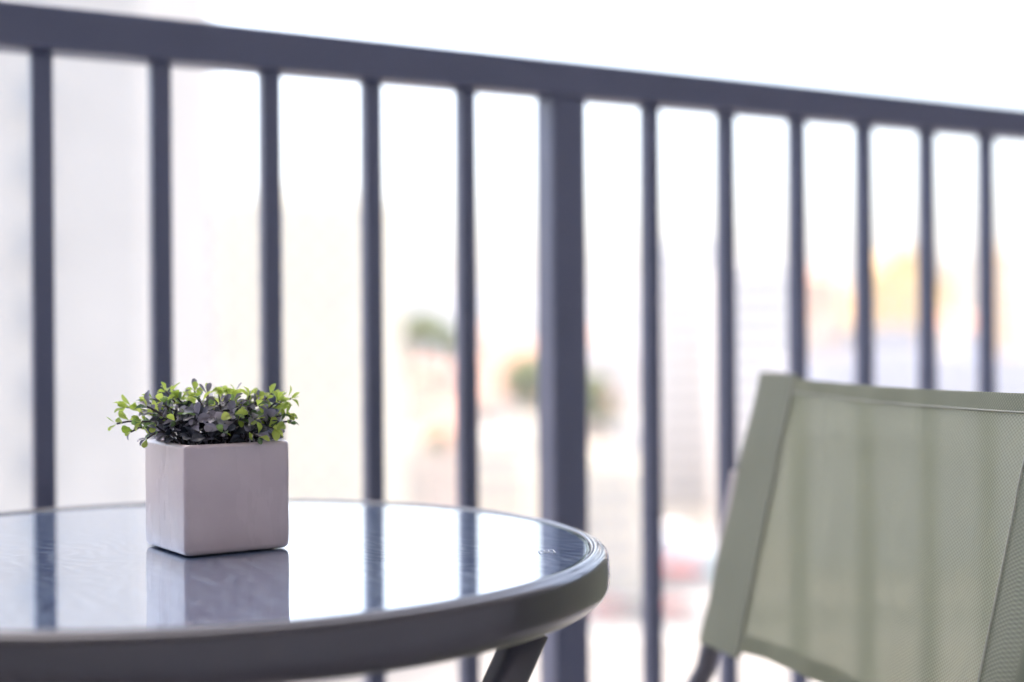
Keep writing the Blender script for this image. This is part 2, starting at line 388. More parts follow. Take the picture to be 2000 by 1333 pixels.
def leaf_mesh(name, cup, bend, wid):
    rows = [(0.0, 0.07), (0.22, 0.30), (0.48, 0.78), (0.70, 1.0), (0.90, 0.84), (1.0, 0.40)]
    v, f = [], []
    for t, wd in rows:
        x = t; z = bend * t * t
        ww = wd * wid * 0.5
        for s in (-1, -0.5, 0, 0.5, 1): v.append((x - 0.05 * s * s * t, s * ww, z + cup * (s * wd) ** 2 * wid * 0.5))
    for i in range(len(rows) - 1):
        for k in range(4):
            a = i * 5 + k; f.append((a, a + 1, a + 6, a + 5))
    me = bpy.data.meshes.new(name); me.from_pydata(v, [], f); me.update()
    for p_ in me.polygons: p_.use_smooth = True
    return me
LM = {}
for mk_ in ('leaf_lime', 'leaf_green', 'leaf_slate', 'leaf_dark'):
    LM[mk_] = []
    for i, (cu, be, wi) in enumerate(((0.45, -0.22, 0.60), (0.25, 0.15, 0.54), (0.6, -0.45, 0.66))):
        me = leaf_mesh(mk_, cu, be, wi); me.materials.append(M[mk_]); LM[mk_].append(me)

def leaf_matrix(pos, direc, up, size, roll):
    x = direc.normalized(); y = up.cross(x)
    if y.length < 1e-3: y = Vector((0, 1, 0)).cross(x)
    y.normalize(); z = x.cross(y)
    rot = Matrix((x, y, z)).transposed().to_4x4()
    return Matrix.Translation(pos) @ rot @ Matrix.Rotation(roll, 4, 'X') @ Matrix.Scale(size, 4)

prnd = random.Random(23)
leaf_specs = []   # (stem index, matrix, material key, rank)
stems = []
Zr = PH - 0.006
UP = Vector((0, 0, 1))
def sprig(base, tip, thick=0.0008, arch=0.008, n_pairs=5, lime=0.5):
    pts = []
    for i in range(7):
        t = i / 6; p_ = base.lerp(tip, t) + UP * arch * math.sin(math.pi * t) + Vector((prnd.uniform(-1, 1), prnd.uniform(-1, 1), prnd.uniform(-1, 1))) * 0.0009
        pts.append(p_)
    si = len(stems); stems.append((pts, thick))
    def at(t):
        q = t * 6; i = min(int(q), 5); return pts[i].lerp(pts[i + 1], q - i), (pts[i + 1] - pts[i]).normalized()
    ang = prnd.uniform(0, math.pi)
    for j in range(n_pairs):
        t = 0.30 + 0.62 * j / max(1, n_pairs - 1) + prnd.uniform(-0.03, 0.03)
        p_, tg = at(min(t, 0.99))
        side = tg.cross(UP);
        if side.length < 0.05: side = tg.cross(Vector((1, 0, 0)))
        side.normalize(); u2 = side.cross(tg)
        ang += math.pi / 2 + prnd.uniform(-0.3, 0.3)
        for s in (0, math.pi):
            o_ = side * math.cos(ang + s) + u2 * math.sin(ang + s)
            dr = (o_ * 0.85 + tg * prnd.uniform(0.35, 0.8)).normalized()
            if dr.z < -0.25: dr.z *= -0.3; dr.normalize()
            sz = prnd.choice((0.0070, 0.0090, 0.0110, 0.0130)) * prnd.uniform(0.9, 1.08) * (1.0 - 0.15 * t)
            lt = t + prnd.uniform(-0.25, 0.25) + (lime - 0.5)
            key = 'leaf_lime' if lt > 0.80 else 'leaf_green' if lt > 0.62 else 'leaf_slate' if lt > 0.35 or prnd.random() < 0.5 else 'leaf_dark'
            leaf_specs.append((si, leaf_matrix(p_ + dr * 0.0012, dr, (tg + UP * 0.5).normalized(), sz, prnd.uniform(-0.5, 0.5)), key))
    p_, tg = at(1.0)
    side = tg.orthogonal().normalized(); u2 = side.cross(tg)
    for j in range(3):
        a = j * 2.1 + prnd.uniform(-0.4, 0.4)
        dr = (tg * 0.9 + (side * math.cos(a) + u2 * math.sin(a)) * 0.7).normalized()
        key = 'leaf_lime' if prnd.random() < lime + 0.1 else 'leaf_green' if prnd.random() < 0.5 else 'leaf_slate'
        leaf_specs.append((si, leaf_matrix(p_, dr, UP, prnd.uniform(0.0055, 0.0095), prnd.uniform(-0.6, 0.6)), key))

def W2P(v):   # world offset (right, away, up from rim) -> pot space
    return Matrix.Rotation(-A_, 3, 'Z') @ Vector(v)
# hand-placed outer sprigs as (tip right, tip away, tip up, lime)
outer = [(-0.066, -0.010, 0.017, .85), (-0.061, 0.004, 0.032, .8), (-0.053, -0.018, 0.010, .35), (-0.049, 0.008, 0.036, .7), (-0.040, -0.010, 0.040, .65),
         (-0.033, 0.006, 0.046, .8), (-0.022, -0.004, 0.040, .55), (-0.012, 0.010, 0.047, .75), (-0.004, -0.010, 0.040, .5), (0.008, 0.004, 0.045, .6),
         (0.018, 0.016, 0.046, .8), (0.022, -0.008, 0.036, .2), (0.032, 0.004, 0.042, .5), (0.040, -0.006, 0.036, .55), (0.047, 0.008, 0.044, .7),
         (0.054, 0.0, 0.036, .75), (0.062, 0.004, 0.038, .85), (0.060, -0.006, 0.024, .5), (0.064, -0.004, 0.017, .4), (0.054, -0.016, 0.012, .65),
         (0.040, -0.024, 0.020, .35), (0.026, -0.030, 0.026, .3), (0.012, -0.030, 0.022, .1), (-0.002, -0.030, 0.026, .05), (-0.016, -0.030, 0.020, .15),
         (-0.030, -0.032, 0.018, .25), (-0.042, -0.024, 0.020, .6), (-0.036, -0.036, 0.006, .15), (0.020, -0.038, 0.010, .1), (0.044, -0.030, 0.006, .4),
         (-0.020, 0.026, 0.040, .6), (0.006, 0.030, 0.042, .6), (0.030, 0.026, 0.040, .6), (0.0, 0.0, 0.044, .3), (-0.028, -0.014, 0.034, .3), (0.014, -0.018, 0.034, .1)]
for i in range(14):
    outer.append((prnd.uniform(-0.040, 0.044), prnd.uniform(-0.034, 0.006), prnd.uniform(0.018, 0.040), prnd.uniform(0.05, 0.5)))
for (x, y, z, lm) in outer:
    tip = W2P((x * 0.96 - 0.0065, y, 0)) + Vector((0, 0, PH + z * 0.76))
    base = W2P((max(-0.024, min(0.024, x * 0.42)), max(-0.022, min(0.022, y * 0.5)), 0)) + Vector((0, 0, Zr - 0.002))
    sprig(base, tip, 0.0007, 0.006 + 0.004 * prnd.random(), 6 if (tip - base).length > 0.045 else 5, lm)
stem_objs = []
for pts, th in stems:
    b = tube_bm(pts, th, th, seg=6)
    stem_objs.append(from_bm('stem', b, M['stem'], plant, smooth=True))
# leaves that show largest stay single objects, the rest are gathered
order = sorted(range(len(leaf_specs)), key=lambda i: (W2P((0, 0, 0)) + leaf_specs[i][1].translation).z * 0.6 - (Matrix.Rotation(A_, 3, 'Z') @ leaf_specs[i][1].translation).y, reverse=True)
single = set(order[:296])
bmr = bmesh.new(); rest_mats = ['leaf_lime', 'leaf_green', 'leaf_slate', 'leaf_dark']
def add_rest(me, mtx, key):
    n0 = len(bmr.verts); nf = len(bmr.faces)
    bmr.from_mesh(me); bmr.verts.ensure_lookup_table(); bmr.faces.ensure_lookup_table()
    for v in bmr.verts[n0:]: v.co = mtx @ v.co
    for f in bmr.faces[nf:]: f.material_index = rest_mats.index(key)
for i, (si, mtx, key) in enumerate(leaf_specs):
    me = LM[key][prnd.randrange(3)]
    if i in single:
        o = link('leaf', me, None, stem_objs[si]); o.matrix_local = mtx
    else: add_rest(me, mtx, key)
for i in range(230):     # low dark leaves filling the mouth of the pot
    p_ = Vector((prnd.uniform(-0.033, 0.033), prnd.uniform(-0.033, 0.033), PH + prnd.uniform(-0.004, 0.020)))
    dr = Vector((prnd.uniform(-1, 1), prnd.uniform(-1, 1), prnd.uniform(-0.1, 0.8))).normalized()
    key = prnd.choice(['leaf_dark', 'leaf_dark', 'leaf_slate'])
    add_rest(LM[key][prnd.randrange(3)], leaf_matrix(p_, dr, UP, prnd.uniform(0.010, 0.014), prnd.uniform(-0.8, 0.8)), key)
me = bpy.data.meshes.new('inner_foliage'); bmr.to_mesh(me); bmr.free()
for k in rest_mats: me.materials.append(M[k])
for p_ in me.polygons: p_.use_smooth = True
o = link('inner_foliage', me, None, plant); o['kind'] = 'stuff'

# ------------------------------------------------------------------ folding chair
Wd = Vector((0.2157, -0.9765, 0)); Fc = Vector((-0.9765, -0.2157, 0))
FT = Vector((0.2574 + 0.006, 1.45, CAM_Z - 0.0405))
HB, REC, CW = 0.264, 0.066, 0.532
chair = empty('folding_chair', (FT.x + Wd.x * CW / 2, FT.y + Wd.y * CW / 2, 0))
tag(chair, 'folding chair with sage green mesh back on dark tubular frame beside the table', 'chair')
C0 = Vector(chair.location)
def CH(t, v, off=0.0):
    """t metres along the back from the far upright, v metres down from the top, off metres to the rear"""
    return FT + Wd * t + Fc * (REC * v / HB - off) - Vector((0, 0, v)) - C0
def upright(t):
    pts = [CH(t, 0.008), CH(t, 0.10), CH(t, 0.20), CH(t, HB - 0.01), CH(t, HB + 0.03)]
    p_ = pts[-1]
    for k, (fw, dn) in enumerate(((0.018, 0.03), (0.04, 0.07), (0.12, 0.22), (0.205, 0.38), (0.285, 0.525))):
        q = p_ + Fc * fw - Vector((0, 0, dn)); pts.append(q)
    pts[-1].z = 0.012
    o = from_bm('upright', tube_bm(pts, 0.0105, 0.0105, seg=16, up=Wd), M['tube'], chair, smooth=True)
    from_bm('foot_cap', tube_bm([pts[-1] + (pts[-2] - pts[-1]).normalized() * 0.03, pts[-1] + Vector((0, 0, -0.011))], 0.013, seg=12), M['plastic'], o, smooth=True)
    from_bm('end_cap', tube_bm([CH(t, 0.012), CH(t, 0.004)], 0.0112, seg=12, up=Wd), M['plastic'], o, smooth=True)
    return pts
up_far = upright(0.0); up_near = upright(CW)

def cloth(name, fn, nu, nv, m, uvscale):
    v, f, uvs = [], [], []
    for j in range(nv + 1):
        for i in range(nu + 1):
            a, b_ = i / nu, j / nv
            v.append(fn(a, b_)); uvs.append((a * uvscale[0], b_ * uvscale[1]))
    for j in range(nv):
        for i in range(nu):
            q = j * (nu + 1) + i; f.append((q, q + 1, q + nu + 2, q + nu + 1))
    me = bpy.data.meshes.new(name); me.from_pydata([tuple(p_) for p_ in v], [], f)
    ul = me.uv_layers.new(name='UVMap')
    for lp in me.loops: ul.data[lp.index].uv = uvs[lp.vertex_index]
    for p_ in me.polygons: p_.use_smooth = True
    me.update()
    return link(name, me, m, chair)
SL = 0.046     # sleeve depth
def edge_top(t): return 0.0038 * math.sin(math.pi * t / CW)
def edge_bot(t): return HB - 0.010 * math.sin(math.pi * t / CW)
def billow(t, v):
    s = math.sin(math.pi * min(1, max(0, t / CW)))
    s2 = math.exp(-((t - 0.40 - 0.25 * (v - 0.1)) / 0.03) ** 2) * 0.004 + math.exp(-((t - 0.25 + 0.15 * v) / 0.025) ** 2) * 0.003 * (v / HB) - math.exp(-((v - 0.045 - 0.35 * (t - 0.3) ** 2) / 0.012) ** 2) * 0.0025
    return s * s2 + s * (0.006 + 0.016 * (v / HB)) + 0.0028 * math.sin(t * 46 + v * 7) * s * (0.3 + v / HB) + 0.0012 * math.sin(t * 95 - v * 12) * s
def panel(a, b_):
    t = SL * 0.55 + (CW - SL * 1.1) * a
    v = edge_top(t) + (edge_bot(t) - edge_top(t)) * b_
    return CH(t, v, billow(t, v) - 0.0125)
cloth('back_fabric', panel, 60, 34, M['fabric'], (CW - SL, HB))
def hem(y0, y1, nm, e):
    def fn(a, b_):
        t = 0.083 + (CW - 0.083 - SL) * a
        v = edge_top(t) + (edge_bot(t) - edge_top(t)) * 0 + y0 + (y1 - y0) * b_ if e == 0 else edge_bot(t) - y1 + (y1 - y0) * b_
        return CH(t, v, billow(t, v) - 0.0125 - 0.0016)
    return cloth(nm, fn, 60, 3, M['hem_edge'], (CW, y1 - y0))
hem(0.0006, 0.014, 'top_hem', 0); hem(0.0, 0.016, 'bottom_hem', 1)
def stitch(fn_pts, nm='seam'):
    return from_bm(nm, tube_bm(fn_pts, 0.0006, seg=5), M['thread'], chair, smooth=True)
M['thread'] = mat('pale_thread', (0.42, 0.42, 0.36), 0.7)
tt_ = [0.083 + (CW - 0.083 - SL) * i / 40 for i in range(41)]
stitch([CH(t, edge_top(t) + 0.0128, billow(t, 0.013) - 0.0125 - 0.0022) for t in tt_])
def sleeve(t0, sgn, SL):
    """fabric wrapped round the upright and sewn to the panel sgn=+1 panel lies towards +t"""
    path = []
    r = 0.0132
    path.append((sgn * SL, -0.0136)); path.append((sgn * SL * 0.8, -0.0139)); path.append((sgn * SL * 0.5, -0.0142))
    for k in range(11):
        a = R(90 + 18 * k); path.append((sgn * r * math.cos(a), -r * math.sin(a)))
    path.append((sgn * SL * 0.5, -0.0060)); path.append((sgn * SL * 0.8, -0.0095)); path.append((sgn * SL, -0.0108))
    n_ = len(path) - 1
    def fn(a, b_):
        i = min(int(a * n_ + 1e-6), n_ - 1); f_ = a * n_ - i
        x = path[i][0] + (path[i + 1][0] - path[i][0]) * f_; y = path[i][1] + (path[i + 1][1] - path[i][1]) * f_
        v = -0.002 + (HB + 0.004) * b_
        wgt = max(0.0, min(1.0, (sgn * x - 0.012) / 0.014))
        return CH(t0 + x, v + 0.001 * math.sin(b_ * 9), y + wgt * billow(t0 + x, v) + (1 - wgt) * 0.0008 * math.sin(b_ * 17 + x * 60))
    o = cloth('sleeve', fn, n_, 30, M['hem'], (0.13, HB))
    stitch([fn(0.004, i / 24) - Fc * -0.0012 for i in range(25)])
    return o
sleeve(0.0, 1, 0.082); sleeve(CW, -1, 0.044)
# folded side strut showing beside the far sleeve
sp0 = PX(1443, 922, 1.52) - C0; sp1 = PX(1408, 1120, 1.50) - C0
from_bm('side_strut', tube_bm([sp0, sp0.lerp(sp1, .08), sp0.lerp(sp1, .5), sp1], 0.007, 0.012, seg=12, up=Wd), M['strut'], chair, smooth=True)
sq0 = sp0 + Wd * (CW + 0.08); sq1 = sp1 + Wd * (CW + 0.06)
# seat and rear legs (below the picture)
def seat(a, b_):
    t = 0.02 + (CW - 0.04) * a
    p_ = CH(t, 0); base = FT + Wd * t + Fc * (0.07 + 0.40 * b_) - C0
    base.z = 0.44 + 0.02 * b_ - 0.02 * math.sin(math.pi * a) * math.sin(math.pi * b_)
    return base
cloth('seat_fabric', seat, 30, 24, M['fabric'], (CW, 0.40))
for t in (0.02, CW - 0.02):
    p0 = seat((t - 0.02) / (CW - 0.04), 0) - Vector((0, 0, 0.004)); p1 = seat((t - 0.02) / (CW - 0.04), 1) - Vector((0, 0, 0.004))
    from_bm('seat_rail', tube_bm([p0, p0.lerp(p1, .5), p1], 0.0100, seg=12), M['tube'], chair, smooth=True)
    q = p1.lerp(p0, 1.0) - Fc * 0.06; q.z = 0.012
    lo = from_bm('rear_leg', tube_bm([p1, p1.lerp(q, .5), q], 0.0100, seg=12), M['tube'], chair, smooth=True)
    from_bm('foot_cap', tube_bm([q + (p1 - q).normalized() * 0.03, q - Vector((0, 0, 0.011))], 0.0125, seg=12), M['plastic'], lo, smooth=True)

# ------------------------------------------------------------------ terrain, road
GZ = -33.0
def ground_z(y):
    ks = [(-400, GZ), (205, GZ), (260, -30), (420, -15), (700, -6), (1100, 2), (2500, 16), (9000, 30)]
    for (a, za), (b_, zb) in zip(ks, ks[1:]):
        if y <= b_: return za + (zb - za) * max(0.0, (y - a) / (b_ - a))
    return ks[-1][1]
M['ground'] = mat('city_ground', (0.20, 0.185, 0.165), 0.95, 0, 0.2, (0.035, (0.27, 0.25, 0.225)), None)
M['asphalt'] = mat('asphalt', (0.055, 0.055, 0.058), 0.9, 0, 0.3, (0.4, (0.075, 0.074, 0.075)), (20, 0.3, 0.02))
M['paving'] = mat('pavement_concrete', (0.30, 0.29, 0.275), 0.9, 0, 0.3, (0.6, (0.36, 0.35, 0.33)), (8, 0.2, 0.02))
M['line'] = mat('road_paint', (0.75, 0.75, 0.72), 0.7)
b = bmesh.new(); ys = [-60, 0, 100, 160, 205, 230, 260, 300, 340, 380, 420, 500, 600, 700, 850, 1100, 1600, 2500]
xs = [-2500, -1000, -500, -250, -120, -60, 0, 60, 120, 250, 500, 1000, 2500]
gr = [[b.verts.new((x, y, ground_z(y))) for x in xs] for y in ys]
for j in range(len(ys) - 1):
    for i in range(len(xs) - 1): b.faces.new((gr[j][i], gr[j][i + 1], gr[j + 1][i + 1], gr[j + 1][i]))
struct(from_bm('ground', b, M['ground']))
struct(from_bm('road', box_bm(500, 11.0, 0.02, (0, 0, 0.011)), M['asphalt'], None, (20, 172, GZ)))
for y_ in (163.5, 180.5):
    struct(from_bm('pavement', box_bm(500, 4.6, 0.14, (0, 0, 0.07), 0.02, 1), M['paving'], None, (20, y_ + (-0.9 if y_ < 170 else 0.9), GZ + 0.001)))
lane = empty('road_marking', (20, 172, GZ)); lane['kind'] = 'structure'
lme = None
for i in range(26):
    if lme is None: o = from_bm('dash', box_bm(2.4, 0.16, 0.004, (0, 0, 0.027)), M['line'], lane); lme = o.data
    else: o = link('dash', lme, None, lane)
    o.location = (-75 + i * 6, 0, 0)

# ------------------------------------------------------------------ buildings
M['pane'] = mat('window_glass', (0.46, 0.44, 0.42), 0.12, 0, 0.6)
M['frame'] = mat('window_frame', (0.55, 0.55, 0.53), 0.5)
M['roofing'] = mat('grey_roofing', (0.085, 0.088, 0.10), 0.85, 0, 0.3, (0.5, (0.13, 0.13, 0.145)))
M['terracotta'] = mat('terracotta_tiles', (0.40, 0.19, 0.125), 0.85, 0, 0.3, (0.7, (0.48, 0.26, 0.18)), (3, 0.4, 0.05))
def wall_mat(c, k=1.10):
    c = tuple(min(0.78, q * 1.72) for q in c)
    return mat('facade_paint', c, 0.9, 0, 0.2, (0.25, tuple(min(0.85, q * k) for q in c)), (4, 0.1, 0.02))
WIN = {}
def window_mesh(wd, hg):
    key = (round(wd, 1), round(hg, 1))
    if key not in WIN:
        b = bmesh.new(); f = 0.07
        box_bm(wd, 0.06, hg, (0, 0.02, 0), bm=b)
        for fc in b.faces: fc.material_index = 0
        n0 = len(b.faces)
        for c_, s_ in (((-wd / 2, 0, 0), (f, 0.2, hg)), ((wd / 2, 0, 0), (f, 0.2, hg)), ((0, 0, hg / 2), (wd + f, 0.19, f)), ((0, 0, -hg / 2), (wd + 0.3, 0.3, f)), ((0, 0, 0), (0.05, 0.15, hg))):
            box_bm(*s_, c_, bm=b)
        b.faces.ensure_lookup_table()
        for fc in b.faces[n0:]: fc.material_index = 1
        me = bpy.data.meshes.new('window'); b.to_mesh(me); b.free(); me.materials.append(M['pane']); me.materials.append(M['frame'])
        WIN[key] = me
    return WIN[key]
def building(name, label, x0, x1, ytop, dist, col, depth=14, roof='flat', rz=0.0, cols=5, rows=6, wsize=(1.3, 1.5), win_x=(0.1, 0.9), roofc=None, ridge=3.0, z_from=None, group=None, bands=False):
    """front face spans photo columns x0..x1 at that distance; eaves at photo row ytop"""
    a = PX((x0 + x1) / 2, ytop, dist); wd = (x1 - x0) / F_PX * dist
    gz = ground_z(dist + depth / 2) - 1.5 if z_from is None else z_from
    gz = min(gz, ground_z(dist) - 0.05)
    hg = a.z - gz
    root = empty(name, (a.x, dist, gz), rz); tag(root, label, 'building', group)
    wm = wall_mat(col)
    from_bm('wall', box_bm(wd, depth, hg, (0, depth / 2, hg / 2)), wm, root)
    if roof == 'flat':
        rc = roofc or M['paving']
        from_bm('roof', box_bm(wd - 0.6, depth - 0.6, 0.25, (0, depth / 2, hg + 0.127)), rc, root)
        for c_, s_ in (((0, 0.12, hg + 0.5), (wd + 0.1, 0.3, 1.0)), ((0, depth - 0.12, hg + 0.5), (wd + 0.1, 0.3, 1.0))):
            from_bm('parapet', box_bm(*s_, c_), wm, root)
        for sx in (-1, 1): from_bm('parapet', box_bm(0.3, depth - 0.6, 0.98, (sx * (wd / 2 - 0.1), depth / 2, hg + 0.49)), wm, root)
        from_bm('lift_house', box_bm(min(5, wd * .35), 4, 2.6, (wd * 0.12, depth * 0.55, hg + 1.56)), wm, root)
    elif roof in ('gable', 'hip'):
        rc = roofc or M['terracotta']; ov = 0.5
        b = bmesh.new(); hx, hy = wd / 2 + ov, depth / 2 + ov
        ins = hx * 0.45 if roof == 'hip' else 0
        v = [b.verts.new(q) for q in ((-hx, -ov, hg), (hx, -ov, hg), (hx, depth + ov, hg), (-hx, depth + ov, hg), (-hx + ins, depth / 2, hg + ridge), (hx - ins, depth / 2, hg + ridge))]
        b.faces.new((v[0], v[1], v[5], v[4])); b.faces.new((v[2], v[3], v[4], v[5])); b.faces.new((v[0], v[4], v[3])); b.faces.new((v[1], v[2], v[5])); b.faces.new((v[3], v[2], v[1], v[0]))
        ro = from_bm('roof', b, rc, root)
        from_bm('chimney', box_bm(0.8, 0.8, 1.8, (wd * 0.22, depth * 0.4, hg + ridge * 0.9)), wm, ro)
    elif roof == 'front_gable':
        rc = roofc or M['terracotta']
        b = bmesh.new(); hx = wd / 2
        v = [b.verts.new(q) for q in ((-hx, 0, hg), (hx, 0, hg), (0, 0, hg + ridge), (-hx, depth, hg), (hx, depth, hg), (0, depth, hg + ridge))]
        b.faces.new((v[0], v[1], v[2])); b.faces.new((v[4], v[3], v[5])); b.faces.new((v[3], v[4], v[1], v[0])); b.faces.new((v[0], v[2], v[5], v[3])); b.faces.new((v[2], v[1], v[4], v[5]))
        from_bm('gable', b, wm, root)
        for sx in (-1, 1):
            b = bmesh.new(); q0, q1 = Vector((sx * (hx + 0.5), -0.5, hg - 0.15)), Vector((0, -0.5, hg + ridge + 0.28))
            v = [b.verts.new(q) for q in (q0, q1, q1 + Vector((0, depth + 1, 0)), q0 + Vector((0, depth + 1, 0)), q0 + Vector((0, 0, .25)), q1 + Vector((0, 0, .25)), q1 + Vector((0, depth + 1, .25)), q0 + Vector((0, depth + 1, .25)))]
            for fi in ((0, 1, 2, 3), (7, 6, 5, 4), (0, 4, 5, 1), (1, 5, 6, 2), (2, 6, 7, 3), (3, 7, 4, 0)): b.faces.new([v[k] for k in fi])
            bmesh.ops.recalc_face_normals(b, faces=b.faces[:]); from_bm('roof', b, rc, root)
    if cols and rows:
        wme = window_mesh(*wsize)
        st = min(3.2, (hg - 2.0) / rows)
        for r_ in range(rows):
            for c_ in range(cols):
                fx = win_x[0] + (win_x[1] - win_x[0]) * ((c_ + 0.5) / cols)
                link('window', wme, None, root, ((fx - 0.5) * wd, -0.02, hg - 1.9 - r_ * st))
        if bands:
            for r_ in range(rows): from_bm('balcony_slab', box_bm(wd * 0.9, 1.2, 0.16, (0, -0.6, hg - 3.0 - r_ * st)), wm, root)
    return root

WHT, CRM, GRY = (0.40, 0.385, 0.375), (0.42, 0.375, 0.29), (0.30, 0.295, 0.305)
# nearest: pale grey tower filling the left, cream tower behind the plant
building('apartment_tower', 'very tall pale grey tower filling the far left behind the railing', -760, 268, -330, 62, (0.325, 0.30, 0.265), depth=16, cols=3, rows=14, wsize=(1.3, 1.5), win_x=(0.40, 0.88), z_from=GZ - 0.05)
building('apartment_block', 'tall cream apartment block directly behind the potted plant', 305, 742, 400, 150, (0.47, 0.40, 0.30), depth=18, cols=7, rows=16, wsize=(1.5, 1.4), rz=R(-3), z_from=GZ - 0.05)
# middle ground, left of the thick post
building('terracotta_house', 'pink house with hipped tile roof below the left green tree', 752, 900, 735, 300, (0.44, 0.30, 0.25), depth=12, roof='hip', ridge=3.2, cols=4, rows=2, rz=R(6))
building('town_house', 'small red-brown house right of the cream block, next to a slim bar', 715, 775, 700, 330, (0.36, 0.16, 0.13), depth=10, roof='gable', ridge=2.2, cols=2, rows=2, rz=R(-5))
building('town_house', 'pale pink house with orange roof low between two bars above the table', 770, 905, 860, 235, (0.43, 0.345, 0.31), depth=11, roof='hip', ridge=3.6, cols=3, rows=3, rz=R(-8))
building('apartment_block', 'beige low block just above the table edge, right of the pot', 690, 860, 905, 190, (0.33, 0.28, 0.24), depth=10, roof='flat', cols=5, rows=3, rz=R(4))
building('office_slab', 'white far slab on the skyline above the left green tree', 745, 905, 595, 640, WHT, depth=20, cols=8, rows=4)
building('office_slab', 'grey far block on the skyline between the first bars left of the post', 770, 850, 568, 900, (0.27, 0.27, 0.29), depth=25, cols=6, rows=5)
building('hillside_house', 'orange house above the green tree beside the thick post', 992, 1085, 690, 330, (0.48, 0.26, 0.13), depth=10, roof='gable', ridge=2.6, cols=3, rows=2, rz=R(7))
building('hillside_house', 'cream house left of the orange house, behind a slim bar', 905, 1000, 720, 320, (0.44, 0.38, 0.29), depth=11, roof='hip', ridge=3.0, cols=3, rows=3, rz=R(-4))
building('hillside_block', 'pale cream block on the slope above the orange house', 915, 1075, 610, 520, (0.41, 0.385, 0.34), depth=14, cols=7, rows=3)
building('warehouse', 'long low building with pale grey flat roof left of the thick post', 905, 1105, 868, 215, (0.40, 0.36, 0.285), depth=26, roof='flat', cols=6, rows=3, wsize=(1.8, 1.3), roofc=M['paving'])
# between the post and the chair
building('apartment_block', 'cream block low behind the thick post, right side of the table', 1040, 1262, 925, 185, (0.41, 0.365, 0.285), depth=11, cols=7, rows=5, rz=R(3))
building('apartment_block', 'white block right of the thick post with grey top', 1120, 1275, 690, 290, (0.385, 0.37, 0.36), depth=14, cols=6, rows=6, rz=R(-3))
building('skyline_block', 'faint beige skyline block just right of the thick post', 1150, 1262, 590, 700, (0.41, 0.375, 0.33), depth=20, cols=6, rows=4)
building('apartment_tower', 'cream-topped pale tower left of the chair, behind slim bars', 1272, 1415, 478, 262, (0.395, 0.375, 0.35), depth=16, cols=6, rows=15, wsize=(1.5, 1.4), rz=R(2))
building('apartment_tower', 'cool white tower directly left of the green chair back', 1405, 1556, 527, 238, (0.43, 0.40, 0.365), depth=16, cols=6, rows=14, wsize=(1.5, 1.4), rz=R(-2), roofc=M['paving'])
building('shop_building', 'low white shop building on the street by the red awning', 1120, 1420, 1085, 192, (0.38, 0.375, 0.38), depth=10, cols=8, rows=2, wsize=(1.6, 1.3), z_from=GZ - 0.05)
# right, above the chair
building('narrow_tower', 'narrow orange-brown tower above the left part of the chair', 1562, 1640, 545, 300, (0.44, 0.27, 0.17), depth=9, roof='hip', ridge=2.2, cols=3, rows=8, wsize=(1.2, 1.4))
building('narrow_tower', 'pale peach tower beside the orange-brown one above the chair', 1618, 1700, 590, 330, (0.44, 0.345, 0.27), depth=9, cols=3, rows=8, wsize=(1.2, 1.4))
building('gabled_hall', 'ochre yellow gabled building above the middle of the chair', 1688, 1858, 560, 310, (0.46, 0.30, 0.12), depth=16, roof='front_gable', ridge=8.6, cols=4, rows=3, roofc=mat('ochre_tiles', (0.50, 0.31, 0.11), 0.85))
building('grey_roof_house', 'house with dark grey roof in front of the ochre building', 1672, 1800, 668, 240, (0.36, 0.35, 0.36), depth=12, roof='gable', ridge=2.6, cols=4, rows=3, roofc=M['roofing'])
building('cream_block', 'cream block with grey flat roof above the right part of the chair', 1822, 1938, 512, 350, (0.41, 0.365, 0.29), depth=14, cols=5, rows=8, roofc=M['roofing'])
building('long_block', 'low pale lilac block right behind the chair top', 1560, 2180, 712, 205, (0.325, 0.315, 0.335), depth=14, cols=14, rows=4, wsize=(1.5, 1.3), roofc=M['roofing'])
building('orange_block', 'slim light orange block at the right edge of the view', 1928, 1985, 500, 380, (0.47, 0.31, 0.17), depth=10, cols=2, rows=8)
building('white_block', 'white block at the far right edge of the view', 1968, 2230, 560, 420, WHT, depth=18, cols=8, rows=6)
for (x0, x1, yt, ds, c, rf, lb) in (
        (760, 838, 782, 270, (0.40, 0.28, 0.24), 'gable', 'peach house with tile roof halfway down, just right of the cream block'),
        (838, 912, 800, 262, (0.42, 0.36, 0.29), 'hip', 'beige house with tile roof left of a slim bar, below the pink house'),
        (925, 1002, 772, 268, (0.43, 0.36, 0.29), 'gable', 'sand coloured house between two bars below the cream house'),
        (1000, 1062, 800, 255, (0.36, 0.33, 0.31), 'flat', 'grey-beige house under the large tree left of the thick post'),
        (748, 812, 660, 400, (0.44, 0.35, 0.28), 'hip', 'small peach house on the slope behind the left green tree'),
        (930, 992, 655, 420, (0.44, 0.38, 0.30), 'gable', 'small cream house on the slope left of the orange house'),
        (1142, 1205, 790, 262, (0.40, 0.34, 0.29), 'hip', 'beige house right of the thick post below the tree'),
        (1198, 1262, 835, 240, (0.41, 0.38, 0.34), 'flat', 'pale house beside the slim bar right of the thick post'),
        (1135, 1200, 660, 430, (0.42, 0.34, 0.27), 'gable', 'small peach house on the slope right of the thick post'),
        (1290, 1400, 640, 380, (0.40, 0.35, 0.29), 'flat', 'sand coloured block hidden behind the cream-topped tower'),
        (1570, 1668, 648, 260, (0.41, 0.33, 0.26), 'flat', 'sand coloured block low in front of the orange-brown tower'),
        (1840, 1925, 640, 265, (0.42, 0.38, 0.33), 'gable', 'pale house low in front of the cream block above the chair')):
    building('slope_house', lb, x0, x1, yt, ds, c, depth=10, roof=rf, ridge=2.4, cols=3, rows=2, rz=R(((x0 * 7) % 17) - 8), roofc=None if rf != 'flat' else M['paving'])
